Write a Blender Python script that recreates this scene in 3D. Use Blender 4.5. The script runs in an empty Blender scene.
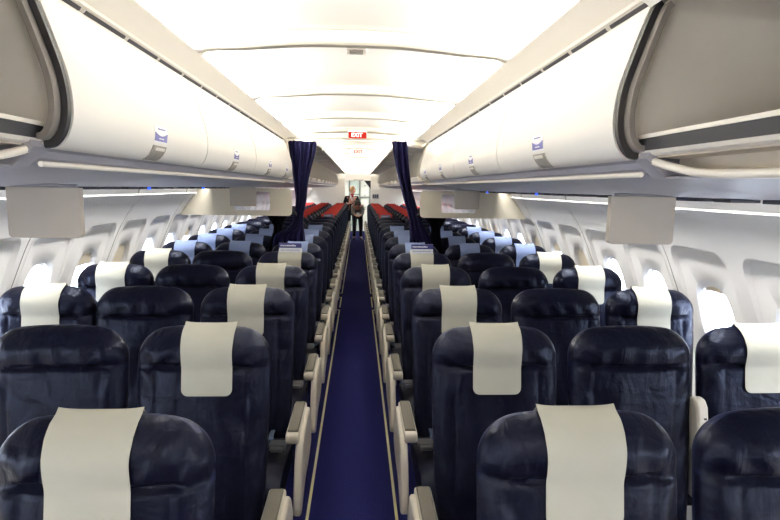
import bpy, bmesh, math, random
from mathutils import Vector, Matrix
PI = math.pi
sc = bpy.context.scene
COL = sc.collection
random.seed(7)

# ------------------------------------------------------------------ materials
def lin(c):
    return tuple(((v / 12.92) if v <= .04045 else ((v + .055) / 1.055) ** 2.4) for v in [x / 255 for x in c])
def mat(name, rgb, rough=.6, metal=0, spec=.5, bump=None, noise=None, coat=0, sheen=0, tint=None):
    m = bpy.data.materials.new(name); m.use_nodes = True
    nt = m.node_tree; b = nt.nodes['Principled BSDF']
    c = lin(rgb)
    b.inputs['Base Color'].default_value = (*c, 1)
    b.inputs['Roughness'].default_value = rough
    b.inputs['Metallic'].default_value = metal
    b.inputs['Specular IOR Level'].default_value = spec
    if tint: b.inputs['Specular Tint'].default_value = (*tint, 1)
    b.inputs['Coat Weight'].default_value = coat
    b.inputs['Sheen Weight'].default_value = sheen
    tc = nt.nodes.new('ShaderNodeTexCoord')
    if noise:            # (scale, amount) : colour mottling
        n = nt.nodes.new('ShaderNodeTexNoise'); n.inputs['Scale'].default_value = noise[0]
        n.inputs['Detail'].default_value = 6
        nt.links.new(tc.outputs['Object'], n.inputs['Vector'])
        r = nt.nodes.new('ShaderNodeValToRGB')
        r.color_ramp.elements[0].position = .3; r.color_ramp.elements[1].position = .7
        k = noise[1]
        r.color_ramp.elements[0].color = (*[max(0, v * (1 - k)) for v in c], 1)
        r.color_ramp.elements[1].color = (*[min(1, v * (1 + k)) for v in c], 1)
        nt.links.new(n.outputs['Fac'], r.inputs['Fac']); nt.links.new(r.outputs['Color'], b.inputs['Base Color'])
    if bump:             # list of (scale vector, detail, strength, distance)
        prev = None
        for sv, det, st, dist in bump:
            mp = nt.nodes.new('ShaderNodeMapping'); mp.inputs['Scale'].default_value = sv
            oi = nt.nodes.new('ShaderNodeObjectInfo')
            ml = nt.nodes.new('ShaderNodeMath'); ml.operation = 'MULTIPLY'; ml.inputs[1].default_value = 37.0
            nt.links.new(oi.outputs['Random'], ml.inputs[0])
            nt.links.new(ml.outputs[0], mp.inputs['Location'])
            nt.links.new(tc.outputs['Object'], mp.inputs['Vector'])
            n = nt.nodes.new('ShaderNodeTexNoise'); n.inputs['Scale'].default_value = 1; n.inputs['Detail'].default_value = det
            n.inputs['Distortion'].default_value = .6
            nt.links.new(mp.outputs['Vector'], n.inputs['Vector'])
            bp = nt.nodes.new('ShaderNodeBump'); bp.inputs['Strength'].default_value = st; bp.inputs['Distance'].default_value = dist
            nt.links.new(n.outputs['Fac'], bp.inputs['Height'])
            if prev: nt.links.new(prev.outputs['Normal'], bp.inputs['Normal'])
            prev = bp
        nt.links.new(prev.outputs['Normal'], b.inputs['Normal'])
    return m
def emis(name, rgb, strength):
    m = bpy.data.materials.new(name); m.use_nodes = True; nt = m.node_tree
    nt.nodes.clear(); e = nt.nodes.new('ShaderNodeEmission'); e.inputs[0].default_value = (*lin(rgb), 1); e.inputs[1].default_value = strength
    o = nt.nodes.new('ShaderNodeOutputMaterial'); nt.links.new(e.outputs[0], o.inputs[0]); return m

M = {}
M['leather'] = mat('navy_leather', (11, 12, 26), .34, spec=.18, tint=(.62, .72, 1.0), bump=[((20, 20, 9), 3, .55, .012), ((9, 9, 24), 2, .4, .010), ((240, 240, 240), 2, .1, .001)], noise=(14, .25))
M['leather_side'] = mat('navy_leather_side', (22, 26, 52), .45, spec=.25, tint=(.6, .7, 1), bump=[((14, 14, 14), 3, .4, .006)])
M['cushion'] = mat('seat_cushion_leather', (12, 13, 24), .45, spec=.14, tint=(.6, .7, 1), bump=[((16, 9, 9), 3, .5, .008)])
M['cloth_white'] = mat('cream_cloth', (173, 172, 160), .95, spec=.1, bump=[((7, 7, 9), 2, .35, .01), ((600, 600, 600), 1, .25, .001)], noise=(6, .04))
M['cloth_blue'] = mat('pale_blue_cloth', (118, 132, 166), .95, spec=.1, bump=[((7, 7, 9), 2, .35, .01)], noise=(6, .05))
M['cloth_red'] = mat('red_cloth', (168, 58, 52), .9, spec=.1, bump=[((7, 7, 9), 2, .35, .01)])
M['beige_plastic'] = mat('beige_armrest_plastic', (184, 177, 163), .45, noise=(9, .04))
M['pad'] = mat('taupe_armrest_pad', (74, 70, 59), .6, bump=[((60, 60, 60), 2, .2, .002)])
M['belt'] = mat('blue_grey_belt', (44, 58, 78), .8, bump=[((200, 200, 200), 1, .3, .001)])
M['metal'] = mat('brushed_metal', (190, 190, 188), .3, metal=1)
M['dark_metal'] = mat('dark_seat_metal', (46, 47, 50), .5, metal=.3)
M['bin'] = mat('white_bin_door', (243, 240, 232), .38, spec=.4, coat=.15, noise=(2, .015))
M['bin_edge'] = mat('bin_edge_grey', (128, 122, 116), .5)
M['bin_in'] = mat('bin_interior_grey', (208, 203, 194), .75, noise=(5, .05), bump=[((50, 50, 50), 2, .15, .002)])
M['psu'] = mat('service_panel_grey', (156, 155, 162), .42, noise=(3, .05))
M['psu_dark'] = mat('service_panel_recess', (60, 62, 70), .5)
M['rim'] = mat('white_rim', (236, 230, 218), .4)
M['scoop'] = mat('beige_recess', (190, 180, 164), .6, noise=(6, .06))
M['rubber'] = mat('black_rubber_seal', (38, 36, 38), .5)
M['wall'] = mat('sidewall_plastic', (240, 238, 235), .55, noise=(3, .015))
M['seam'] = mat('panel_seam_grey', (120, 116, 110), .7)
M['shade'] = mat('cream_window_shade', (226, 214, 190), .6)
M['ceil'] = mat('ceiling_panel_white', (242, 238, 230), .6)
M['rib'] = mat('ceiling_rib_beige', (190, 183, 169), .55)
M['strip'] = mat('ceiling_strip_cream', (236, 229, 215), .5)
M['rail'] = mat('pale_rail', (196, 190, 178), .35, metal=.2)
M['carpet'] = mat('navy_carpet', (23, 24, 66), .98, spec=.05, noise=(130, .5), bump=[((420, 420, 420), 3, .8, .004)])
M['line'] = mat('cream_floor_strip', (206, 200, 146), .5)
M['monitor'] = mat('beige_monitor_shell', (174, 166, 154), .5, noise=(8, .03))
M['screen'] = mat('black_screen', (14, 14, 18), .15)
M['divider'] = mat('beige_divider', (208, 200, 180), .55)
M['curtain'] = mat('navy_curtain', (17, 16, 48), .9, spec=.1, bump=[((60, 60, 20), 3, .3, .004)])
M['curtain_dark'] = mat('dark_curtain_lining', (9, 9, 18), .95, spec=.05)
M['red_sign'] = emis('red_sign_lit', (214, 50, 38), 1.0)
M['white_sign'] = emis('white_sign_letters', (255, 246, 238), 2.2)
M['sign_box'] = mat('white_sign_box', (236, 230, 220), .5)
M['blue_lamp'] = emis('blue_call_light', (50, 90, 235), 2.5)
M['card_blue'] = mat('dark_blue_card', (40, 42, 104), .5)
M['card_white'] = mat('white_card', (228, 230, 236), .5)
M['card_grey'] = mat('grey_card_print', (150, 152, 168), .6)
M['label_blue'] = mat('blue_label', (112, 112, 168), .5)
M['label_white'] = mat('white_label', (246, 246, 246), .5)
M['latch'] = mat('latch_taupe', (160, 154, 142), .4, noise=(30, .1))
M['galley'] = mat('pale_galley_panel', (214, 216, 204), .5, noise=(4, .03))
M['galley_green'] = mat('greenish_galley_door', (182, 196, 186), .35)
M['galley_frame'] = mat('grey_galley_frame', (112, 120, 118), .4, metal=.4)
M['bulk'] = mat('bulkhead_laminate', (222, 218, 208), .5)
M['black'] = mat('black_fabric', (14, 13, 18), .9)
M['jacket'] = mat('dark_uniform_cloth', (20, 20, 30), .85)
M['trouser'] = mat('dark_trousers', (26, 24, 30), .9)
M['grey_shirt'] = mat('grey_shirt_cloth', (120, 118, 112), .9)
M['skin'] = mat('skin', (214, 160, 134), .55)
M['blonde'] = mat('blonde_hair', (188, 150, 104), .6, bump=[((80, 80, 20), 2, .5, .004)])
M['brown'] = mat('dark_brown_hair', (42, 28, 24), .6, bump=[((80, 80, 20), 2, .5, .004)])
M['scarf'] = mat('red_scarf', (196, 52, 52), .8)
M['shoe'] = mat('black_shoe', (12, 12, 12), .4)
M['grille'] = mat('grey_grille', (176, 170, 158), .6)
def glass():
    m = bpy.data.materials.new('clear_pane'); m.use_nodes = True; nt = m.node_tree; nt.nodes.clear()
    t = nt.nodes.new('ShaderNodeBsdfTransparent'); t.inputs[0].default_value = (.93, .95, .98, 1)
    g = nt.nodes.new('ShaderNodeBsdfGlossy'); g.inputs['Roughness'].default_value = .05
    x = nt.nodes.new('ShaderNodeMixShader'); x.inputs[0].default_value = .07
    o = nt.nodes.new('ShaderNodeOutputMaterial')
    nt.links.new(t.outputs[0], x.inputs[1]); nt.links.new(g.outputs[0], x.inputs[2]); nt.links.new(x.outputs[0], o.inputs[0]); return m
M['glass'] = glass()

# ------------------------------------------------------------------ mesh helpers
class MB:
    def __init__(s): s.v = []; s.f = []; s.m = []
    def add(s, vs, fs, mi=0):
        o = len(s.v); s.v += [tuple(v) for v in vs]; s.f += [tuple(i + o for i in f) for f in fs]; s.m += [mi] * len(fs); return s
    def box(s, x0, x1, y0, y1, z0, z1, mi=0):
        x0, x1 = sorted((x0, x1)); y0, y1 = sorted((y0, y1)); z0, z1 = sorted((z0, z1))
        vs = [(x0, y0, z0), (x1, y0, z0), (x1, y1, z0), (x0, y1, z0), (x0, y0, z1), (x1, y0, z1), (x1, y1, z1), (x0, y1, z1)]
        return s.add(vs, [(0, 3, 2, 1), (4, 5, 6, 7), (0, 1, 5, 4), (1, 2, 6, 5), (2, 3, 7, 6), (3, 0, 4, 7)], mi)
    def loft(s, rings, close=True, caps=True, mi=0):
        n = len(rings[0]); vs = [p for r in rings for p in r]; fs = []
        for i in range(len(rings) - 1):
            for j in range(n if close else n - 1):
                k = (j + 1) % n; fs.append((i * n + j, i * n + k, (i + 1) * n + k, (i + 1) * n + j))
        if caps and close:
            fs.append(tuple(range(n))[::-1]); fs.append(tuple((len(rings) - 1) * n + j for j in range(n)))
        return s.add(vs, fs, mi)
    def tube(s, pts, r, n=8, mi=0):
        pts = [Vector(p) for p in pts]; rings = []
        for i, p in enumerate(pts):
            d = (pts[min(i + 1, len(pts) - 1)] - pts[max(i - 1, 0)]).normalized()
            a = d.cross(Vector((0, 0, 1)));
            if a.length < .01: a = d.cross(Vector((0, 1, 0)))
            a.normalize(); b = a.cross(d); rr = r[i] if isinstance(r, (list, tuple)) else r
            rings.append([p + (a * math.cos(t) + b * math.sin(t)) * rr for t in [2 * PI * k / n for k in range(n)]])
        return s.loft(rings, mi=mi)
    def prism_x(s, poly, x0, x1, mi=0):           # polygon in (y,z) extruded along x
        a = [(x0, y, z) for y, z in poly]; b = [(x1, y, z) for y, z in poly]
        return s.loft([a, b], mi=mi)
    def prism_y(s, poly, y0, y1, mi=0):           # polygon in (x,z) extruded along y
        a = [(x, y0, z) for x, z in poly]; b = [(x, y1, z) for x, z in poly]
        return s.loft([a, b], mi=mi)
    def ball(s, c, r, n=14, mi=0):
        r = (r, r, r) if not isinstance(r, (tuple, list)) else r; rings = []
        for i in range(1, n):
            t = PI * i / n
            rings.append([(c[0] + r[0] * math.sin(t) * math.cos(2 * PI * k / n), c[1] + r[1] * math.sin(t) * math.sin(2 * PI * k / n), c[2] - r[2] * math.cos(t)) for k in range(n)])
        return s.loft(rings, mi=mi)
    def mesh(s, name, mats, smooth=True, angle=40, fixn=True):
        me = bpy.data.meshes.new(name); me.from_pydata(s.v, [], s.f)
        for m_ in (mats if isinstance(mats, (list, tuple)) else [mats]): me.materials.append(m_)
        me.polygons.foreach_set('material_index', s.m)
        if fixn:
            bm = bmesh.new(); bm.from_mesh(me); bmesh.ops.remove_doubles(bm, verts=bm.verts, dist=1e-5)
            bmesh.ops.recalc_face_normals(bm, faces=bm.faces); bm.to_mesh(me); bm.free()
        if smooth:
            me.polygons.foreach_set('use_smooth', [True] * len(me.polygons))
            me.set_sharp_from_angle(angle=math.radians(angle))
        me.update(); return me
    def build(s, name, mats, parent=None, bevel=0, seg=3, **k):
        o = bpy.data.objects.new(name, s.mesh(name, mats, **k)); COL.objects.link(o); o.parent = parent
        if bevel:
            b = o.modifiers.new('bevel', 'BEVEL'); b.width = bevel; b.segments = seg; b.limit_method = 'ANGLE'; b.angle_limit = math.radians(40)
            b.harden_normals = False
        return o
def thing(name, label, cat, loc=(0, 0, 0), group=None):
    o = bpy.data.objects.new(name, None); COL.objects.link(o); o.location = loc; o.empty_display_size = .1
    o['label'] = label; o['category'] = cat
    if group: o['group'] = group
    return o
def tag(o, label, cat, group=None):
    o['label'] = label; o['category'] = cat
    if group: o['group'] = group
    return o
def struct(o): o['kind'] = 'structure'; return o
def copy_tree(o, parent=None):
    c = o.copy(); COL.objects.link(c); c.parent = parent
    for ch in list(o.children): copy_tree(ch, c)
    return c
def lerp(pts, t):
    if t <= pts[0][0]: return pts[0][1]
    for (a, u), (b, v) in zip(pts, pts[1:]):
        if t <= b: return u + (v - u) * (t - a) / (b - a)
    return pts[-1][1]
def sm(a, b, t):
    t = max(0, min(1, (t - a) / (b - a))); return t * t * (3 - 2 * t)
def catmull(pts, k=6):
    P = [pts[0]] + list(pts) + [pts[-1]]; out = []
    for i in range(1, len(P) - 2):
        for j in range(k):
            t = j / k
            out.append(tuple(.5 * (2 * P[i][d] + (P[i + 1][d] - P[i - 1][d]) * t + (2 * P[i - 1][d] - 5 * P[i][d] + 4 * P[i + 1][d] - P[i + 2][d]) * t * t + (3 * P[i][d] - P[i - 1][d] - 3 * P[i + 1][d] + P[i + 2][d]) * t ** 3) for d in range(len(pts[0]))))
    out.append(tuple(pts[-1])); return out

Y0, Y1 = -1.6, 18.3            # cabin from behind the camera to the aft bulkheads
ORD = ['first', 'second', 'third', 'fourth', 'fifth', 'sixth', 'seventh', 'eighth', 'ninth', 'tenth', 'eleventh', 'twelfth']

# ------------------------------------------------------------------ seats
ZT = 1.143
def halfw(z):
    w = lerp([(.42, .205), (.6, .217), (.9, .2285), (1.2, .2285)], z)
    if z > 1.02:
        q = min(1, (z - 1.02) / (ZT - 1.02)); w = .125 + (w - .125) * (1 - q ** 2.5) ** (1 / 2.3)
    return w
def lean(z): return -.115 * (1 - (z - .42) / (ZT - .42))
def front(x, z, seed, covered=False):
    w = halfw(z); u = min(1, abs(x) / max(w, .001)); e = max(0, 1 - u ** 3.2) ** .5
    tz = 1.0 if z < 1.065 else max(0, 1 - ((z - 1.065) / (ZT - 1.065)) ** 2) ** .5
    t = .052 * e
    if z > 1.01: t += .015 * math.sin(PI * min(1, (z - 1.01) / .14)) * e
    if covered: return t * tz + .004
    ins = 1 - sm(.150, .185, abs(x))
    t -= .016 * math.exp(-((z - 1.008 + .004 * math.sin(x * 9 + seed)) / .008) ** 2) * ins
    t -= .004 * math.exp(-((z - 1.008) / .02) ** 2) * (1 - ins)
    if z < 1.0: t -= .005 * math.exp(-((abs(x) - .150) / .005) ** 2); t += .005 * math.exp(-((abs(x) - .19) / .03) ** 2)
    t += .0038 * math.sin(x * 74 + 3 * math.sin(z * 15 + seed) + seed) * math.exp(-abs(z - 1.04) / .045) * e
    t += .0042 * math.sin((z * 52 - abs(x) * 48) + 2.4 * math.sin(x * 10 + z * 6 + seed * 2)) * math.exp(-((abs(x) - .185) / .035) ** 2) * e
    t += .0055 * math.sin(z * 19 + x * (34 if math.sin(seed * 3) > 0 else -34) + 1.5 * math.sin(z * 9 + seed) + seed * 5) * math.exp(-((z - .80) / .13) ** 2) * e
    return t * tz
def backrest_mesh(seed):
    NX = 58; zs = [.42 + (.90 - .42) * i / 24 for i in range(24)] + [.90 + .15 * i / 24 for i in range(24)] + [1.05 + (ZT - 1.05) * math.sin(PI / 2 * i / 16) for i in range(17)]
    rings = []
    for z in zs:
        w = halfw(z); tz = 1.0 if z < 1.065 else max(0, 1 - ((z - 1.065) / (ZT - 1.065)) ** 2) ** .5
        y0 = lean(z); r = []
        for i in range(NX + 1):
            a = -1 + 2 * i / NX; x = w * math.sin(a * PI / 2) * .25 + w * a * .75
            r.append((x, y0 - front(x, z, seed), z - .007 * sm(1.0, ZT, z) * (x / .13) ** 2))
        for i in range(1, 16):
            a = PI * i / 16; x = w * math.cos(a)
            r.append((x, y0 + .042 * tz * math.sin(a) ** .5, z - .007 * sm(1.0, ZT, z) * (x / .13) ** 2))
        rings.append(r)
    m = MB(); m.loft(rings)
    me = m.mesh('backrest', [M['leather'], M['leather_side']], angle=70)
    for p in me.polygons:      # the side gusset and the back shell are in the lighter navy
        if p.center.y > lean(p.center.z) - .004: p.material_index = 1
    return me
BACK = [backrest_mesh(s) for s in (.3, 1.7, 2.9, 4.4)]
def cover_mesh(wd, zlow, back=.12):
    # front sheet, over the top, down the back; real cloth thickness through a solidify done by hand
    n = 14; path = []
    for i in range(15): path.append(('f', zlow + (1.06 - zlow) * i / 14))
    m = MB(); rows = []
    def row(z, side, off, wx):
        r = []
        for i in range(n + 1):
            a = -1 + 2 * i / n; x = a * wx
            if side == 'f': y = lean(z) - front(x, min(z, ZT), 0, True) - off
            else: y = lean(z) + .042 * (max(0, 1 - ((z - 1.065) / (ZT - 1.065)) ** 2) ** .5 if z > 1.05 else 1) + off
            zz = z + (.004 * a * a if z > 1.1 else 0)
            r.append((x, y, zz))
        return r
    def flare(z): return wd / 2 * (1 + .05 * sm(1.05, 1.15, z))
    outer = []
    zl = [zlow + .022 * q for q in (0, .04, .13, .27, .45, .7)] + [zlow + .022 + (1.1425 - zlow - .022) * i / 19 for i in range(20)]
    NZ = len(zl)
    for z in zl:
        k = (z - zlow) / .022
        wx = flare(z) - (.022 * (1 - (1 - (1 - min(1, k)) ** 2) ** .5) if k < 1 else 0)
        outer.append(row(z, 'f', .003, wx))
    outer.append([(x, lean(ZT) + 0.0, 1.1515 + .004 * (x / .085) ** 4) for x, _, _ in row(1.143, 'f', 0, flare(1.15))])
    for i in range(8): outer.append(row(1.142 - back * i / 7, 'b', .003, wd / 2))
    inner = [[(x, y + (.0025 if k < NZ else -.0025 if k > NZ else 0), z - (.003 if k == NZ else 0)) for x, y, z in r] for k, r in enumerate(outer)]
    rings = [o + i_[::-1] for o, i_ in zip(outer, inner)]
    m.loft(rings)
    return m.mesh('headrest_cover', M['cloth_white'], angle=80)
COVER_A = cover_mesh(.170, .918); COVER_R = cover_mesh(.225, 1.0)
COVER_B = COVER_A.copy(); COVER_B.materials[0] = M['cloth_blue']; COVER_R.materials[0] = M['cloth_red']

def rbox(m, x0, x1, y0, y1, z0, z1, r, mi=0):     # box rounded in the y,z plane
    pts = []
    for cy, cz, a0 in ((y1 - r, z1 - r, 0), (y0 + r, z1 - r, PI / 2), (y0 + r, z0 + r, PI), (y1 - r, z0 + r, 3 * PI / 2)):
        for k in range(5):
            a = a0 + PI / 2 * k / 4; pts.append((cy + r * math.cos(a), cz + r * math.sin(a)))
    m.prism_x(pts, x0, x1, mi)
def mesh_of(fn, name, mats, bevel=0, **k):
    m = MB(); fn(m); o = m.build(name, mats, None, bevel, **k); return o
PROTO = {}
def seat_proto():
    # cushion: rounded waterfall front towards the camera
    m = MB(); rings = []
    for i in range(17):
        x = -.222 + .444 * i / 16; u = abs(x) / .222; e = (1 - u ** 6) ** .5 if u < 1 else 0
        r = []
        for y, z in catmull([(-.14, .43), (-.3, .455), (-.5, .478), (-.60, .47), (-.645, .43), (-.65, .385), (-.62, .345), (-.4, .335), (-.14, .34)], 3):
            zc = .40; yc = -.4
            k = .80 + .20 * e
            r.append((x, yc + (y - yc) * (.94 + .06 * e), zc + (z - zc) * k))
        rings.append(r)
    m.loft(rings); PROTO['cushion'] = m.mesh('cushion', M['cushion'], angle=60)
    m = MB()
    m.tube([(-.2, -.16, .485), (-.15, -.25, .495), (-.06, -.33, .497), (.0, -.36, .497)], .004); 
    strap = MB()
    for pts in ([(-.11, -.15, .47), (-.10, -.24, .487), (-.07, -.33, .494), (-.02, -.38, .492)], [(.11, -.15, .47), (.10, -.25, .487), (.07, -.33, .494), (.03, -.36, .492)]):
        p = catmull(pts, 4); rings = []
        for i, q in enumerate(p):
            a = Vector(p[min(i + 1, len(p) - 1)]) - Vector(p[max(0, i - 1)]); nrm = a.cross(Vector((0, 0, 1))).normalized() * .022
            q = Vector(q); rings.append([q + nrm, q - nrm, q - nrm + Vector((0, 0, .003)), q + nrm + Vector((0, 0, .003))])
        strap.loft(rings)
    PROTO['strap'] = strap.mesh('seat_belt', M['belt'])
    b = MB(); b.box(-.034, .034, -.405, -.355, .495, .520); b.box(-.024, .024, -.425, -.400, .497, .512)
    PROTO['buckle'] = b.mesh('buckle', M['metal'], smooth=False)
    # seat base: front and rear beams
    b = MB(); b.tube([(-.215, -.45, .31), (.215, -.45, .31)], .022, 12); b.tube([(-.215, -.2, .31), (.215, -.2, .31)], .022, 12)
    b.box(-.21, .21, -.56, -.12, .325, .345)
    PROTO['frame'] = b.mesh('seat_frame', M['dark_metal'])
    b = MB(); b.prism_x([(-.46, .31), (-.43, .31), (-.20, .03), (-.20, .0), (-.50, .0), (-.50, .03), (-.47, .04)], -.02, .02)
    b.box(-.025, .025, -.52, -.12, 0, .02)
    PROTO['leg'] = b.mesh('leg', M['dark_metal'], smooth=False)
seat_proto()
def part(name, me, parent, loc=(0, 0, 0)):
    o = bpy.data.objects.new(name, me); COL.objects.link(o); o.parent = parent; o.location = loc; return o
# armrests (local x measured from the armrest centre line)
def arm_body():
    m = MB(); rbox(m, -.028, .028, -.505, -.14, .565, .612, .022); m.prism_x([(-.20, .575), (-.13, .575), (-.06, .40), (-.14, .40)], -.018, .018)
    return m
ARM = arm_body().build('armrest', M['beige_plastic'], None, .006, 3); arm_me = ARM.data
m = MB(); rbox(m, -.023, .023, -.475, -.165, .608, .622, .006); PAD = m.build('armrest_pad', M['pad'], None, .004, 2)
# outboard shroud along the aisle: a long blade falling to the front of the seat
m = MB()
prof = catmull([(-.10, .50), (-.17, .595), (-.30, .598), (-.44, .590), (-.52, .555), (-.575, .46), (-.615, .38), (-.62, .335), (-.59, .308), (-.54, .315), (-.42, .36), (-.25, .37), (-.12, .40)], 4)
m.prism_x(prof, -.016, .016); SHROUD = m.build('side_panel', M['beige_plastic'], None, .009, 3)
# folded-up armrest between two seats
m = MB(); m.prism_x([(-.235, .50), (-.245, .60), (-.200, .835), (-.180, .860), (-.150, .862), (-.135, .845), (-.165, .6), (-.165, .5)], -.022, .022)
UPARM = m.build('armrest', M['beige_plastic'], None, .010, 3)
m = MB(); m.tube([(0, -.215, .80), (0, -.222, .803)], .004, 10); UPARM_DOT = m.build('armrest_screw', M['rubber'], None)
for o in (ARM, PAD, SHROUD, UPARM, UPARM_DOT): COL.objects.unlink(o)
def put(src, parent, loc=(0, 0, 0)):
    o = src.copy(); COL.objects.link(o); o.parent = parent; o.location = loc; return o

ROWS = [1.15 + .757 * i for i in range(5)] + [4.82, 5.53, 6.24, 6.95, 7.66, 8.37, 9.08] + [9.79 + .71 * i for i in range(11)]
def cls(r): return ('white', r) if r < 5 else ('blue', r - 5) if r < 9 else ('plain', r - 9) if r < 12 else ('red', r - 12)
XS = {1: {'aisle': .514, 'middle': 1.016, 'window': 1.503}, -1: {'aisle': .514, 'middle': 1.004, 'window': 1.466}}
COFF = {(0, -1, 'aisle'): -.012, (1, -1, 'aisle'): .022, (2, -1, 'aisle'): .0, (3, -1, 'aisle'): -.004, (4, -1, 'aisle'): .02, (4, 1, 'aisle'): -.006, (2, -1, 'window'): .005, (1, 1, 'aisle'): -.004}
n_seat = 0
for r, y in enumerate(ROWS):
    kind, idx = cls(r)
    for side in (-1, 1):
        sn = 'left' if side < 0 else 'right'
        for pos in ('aisle', 'middle', 'window'):
            if r == 0 and ((pos == 'middle' and side < 0) or pos == 'window'): continue
            if r == 1 and pos == 'window' and side < 0: continue
            cov = {'white': COVER_A if pos != 'middle' else None, 'blue': COVER_B, 'plain': None, 'red': COVER_R}[kind]
            if kind == 'white':
                look = 'navy leather %s seat with white headrest cover' % pos if cov else 'bare navy leather middle seat'
                where = '%s of aisle, %s row from the camera' % (sn, ORD[idx])
                grp = 'front cabin seats with white headrest covers' if cov else 'front cabin middle seats without covers'
            elif kind == 'blue':
                look = '%s seat with pale blue headrest cover' % pos; where = '%s of aisle, %s of the blue-covered rows' % (sn, ORD[idx]); grp = 'seats with pale blue headrest covers'
            elif kind == 'plain':
                look = 'bare dark %s seat' % pos; where = '%s of aisle, %s row behind the blue covers' % (sn, ORD[idx]); grp = 'bare dark seats between blue and red rows'
            else:
                look = '%s seat with red headrest cover' % pos; where = '%s of aisle, %s of the red-covered rows' % (sn, ORD[idx]); grp = 'seats with red headrest covers'
            s = thing('airplane_seat', look + ', ' + where, 'airplane seat', (side * XS[side][pos], y, 0), grp)
            part('backrest', BACK[(n_seat * 7 + r * 3) % 4], s)
            cu = part('seat_cushion', PROTO['cushion'], s); cu.scale.x = 1.04 if pos == 'aisle' else 1.0
            if r < 12:
                bo = -side * (.190 if pos == 'aisle' else 0); sb = part('seat_belt', PROTO['strap'], s, (bo, 0, 0)); sb.scale.x = .5 if pos == 'aisle' else 1; part('buckle', PROTO['buckle'], s, (bo, 0, 0))
            part('seat_frame', PROTO['frame'], s)
            if cov: part('headrest_cover', cov, s, (COFF.get((r, side, pos), random.uniform(-.008, .008)), 0, 0))
            if pos in ('aisle', 'window'): part('leg', PROTO['leg'], s, (-side * .1, 0, 0))
            if pos == 'aisle':
                a = put(ARM, s, (-side * .267, 0, 0)); put(PAD, a); put(SHROUD, s, (-side * .297, 0, 0))
            elif pos == 'window' and r == 1:
                a = put(UPARM, s, (-side * .200, 0, 0)); put(UPARM_DOT, a); a.location.x = -side * .20 - side * 0
                a.location = (-side * .251, .088, .035)
            n_seat += 1

# ------------------------------------------------------------------ literature cards on the headrests
def card(x, y, z, w, h, label, pale=False):
    t = thing('headrest_card', label, 'card', (x, y, z), 'cards standing on headrests')
    m = MB(); m.box(-w / 2, w / 2, -.003, .003, 0, h); m.build('card_back', M['card_white'], t)
    m = MB(); m.box(-w / 2, w / 2, -.0045, -.003, h * .50, h); m.build('blue_band', M['cloth_blue'] if pale else M['card_blue'], t)
    m = MB(); rr = random.Random(3); xx = -w * .44
    while xx < w * .2:
        d = rr.uniform(.004, .011); m.box(xx, xx + d, -.0056, -.0045, h * .66, h * (.78 + .06 * rr.random())); xx += d + .003
    m.build('heading_print', M['card_white'], t)
    m = MB(); xx = -w * .42
    while xx < w * .36:
        d = rr.uniform(.003, .012); m.box(xx, xx + d, -.0042, -.003, h * .22, h * .30); xx += d + .003
    m.build('small_print', M['card_grey'], t)
for side, sn in ((-1, 'left'), (1, 'right')):
    card(-.490 if side < 0 else .508, ROWS[4] - .045, 1.135, .168, .072, 'blue and white card on fifth-row aisle headrest, %s of aisle' % sn)
    card(side * .505, ROWS[12] - .097, 1.055, .17, .098, 'pale card on the aisle headrest of the first red row, %s of aisle' % sn, True)

# ------------------------------------------------------------------ floor
m = MB(); m.box(-1.75, 1.75, Y0, 21.6, -.05, 0); struct(m.build('floor', M['carpet'], smooth=False))
def strip(x, y0, y1, label):
    m = MB()
    yy = y0
    while yy < y1 - .01:
        e = min(y1, yy + 1.22); m.box(x - .007, x + .007, yy, e - .006, 0, .004); yy = e
    return m
for side, sn in ((-1, 'left'), (1, 'right')):
    x = side * .222
    for k, (a, b, ta, tb, wd) in enumerate([(0, 7.2, 0, 1, 'nearest long cream floor strip'), (7.35, 8.05, 0, 1, 'short cream floor strip between two gaps'), (8.35, 17.2, 1, 0, 'far long cream floor strip')]):
        m = strip(x, a, b, '')
        if ta: m.box(x, x + side * .11, a, a + .014, 0, .004)
        if tb: m.box(x, x + side * .11, b - .02, b - .006, 0, .004)
        tag(m.build('floor_strip', M['line'], smooth=False), '%s along the %s edge of the aisle carpet' % (wd, sn), 'floor marking', 'cream floor path strips')
m = MB(); m.prism_x([(1.95, .001), (1.97, .001), (1.97, .004), (1.95, .004)], -.155, -.135)
# ------------------------------------------------------------------ side walls
WX = [(.0, 1.66), (.35, 1.80), (.6, 1.835), (.8, 1.825), (.97, 1.785), (1.17, 1.705), (1.30, 1.65), (1.375, 1.61), (1.477, 1.545), (1.53, 1.50), (1.556, 1.468)]
WXS = sorted([(z, x) for z, x in catmull(WX, 6)])
def wallx(z): return lerp(WXS, z)
WC, WPITCH, WZ, WA, WB = 2.515, .533, 1.025, .124, .178
N = 72
def ray_rect(c, s, x0, x1, z0, z1):
    t = 1e9
    if c > 1e-9: t = min(t, x1 / c)
    if c < -1e-9: t = min(t, x0 / c)
    if s > 1e-9: t = min(t, z1 / s)
    if s < -1e-9: t = min(t, z0 / s)
    return t
def rrect_t(c, s, x0, x1, z0, z1, r):     # ray to rounded rect by bisection
    def inside(t):
        x, z = c * t, s * t
        if not (x0 <= x <= x1 and z0 <= z <= z1): return False
        dx = max(x0 + r - x, x - (x1 - r), 0); dz = max(z0 + r - z, z - (z1 - r), 0)
        return dx * dx + dz * dz <= r * r
    lo, hi = 0, 1.5
    for _ in range(28):
        md = (lo + hi) / 2
        if inside(md): lo = md
        else: hi = md
    return lo
corner = [math.atan2(a, b) for a, b in ((1.556 - WZ, WPITCH / 2), (1.556 - WZ, -WPITCH / 2), (.30 - WZ, -WPITCH / 2), (.30 - WZ, WPITCH / 2))]
ANG = sorted([2 * PI * k / N - PI for k in range(N)] + corner)
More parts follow.
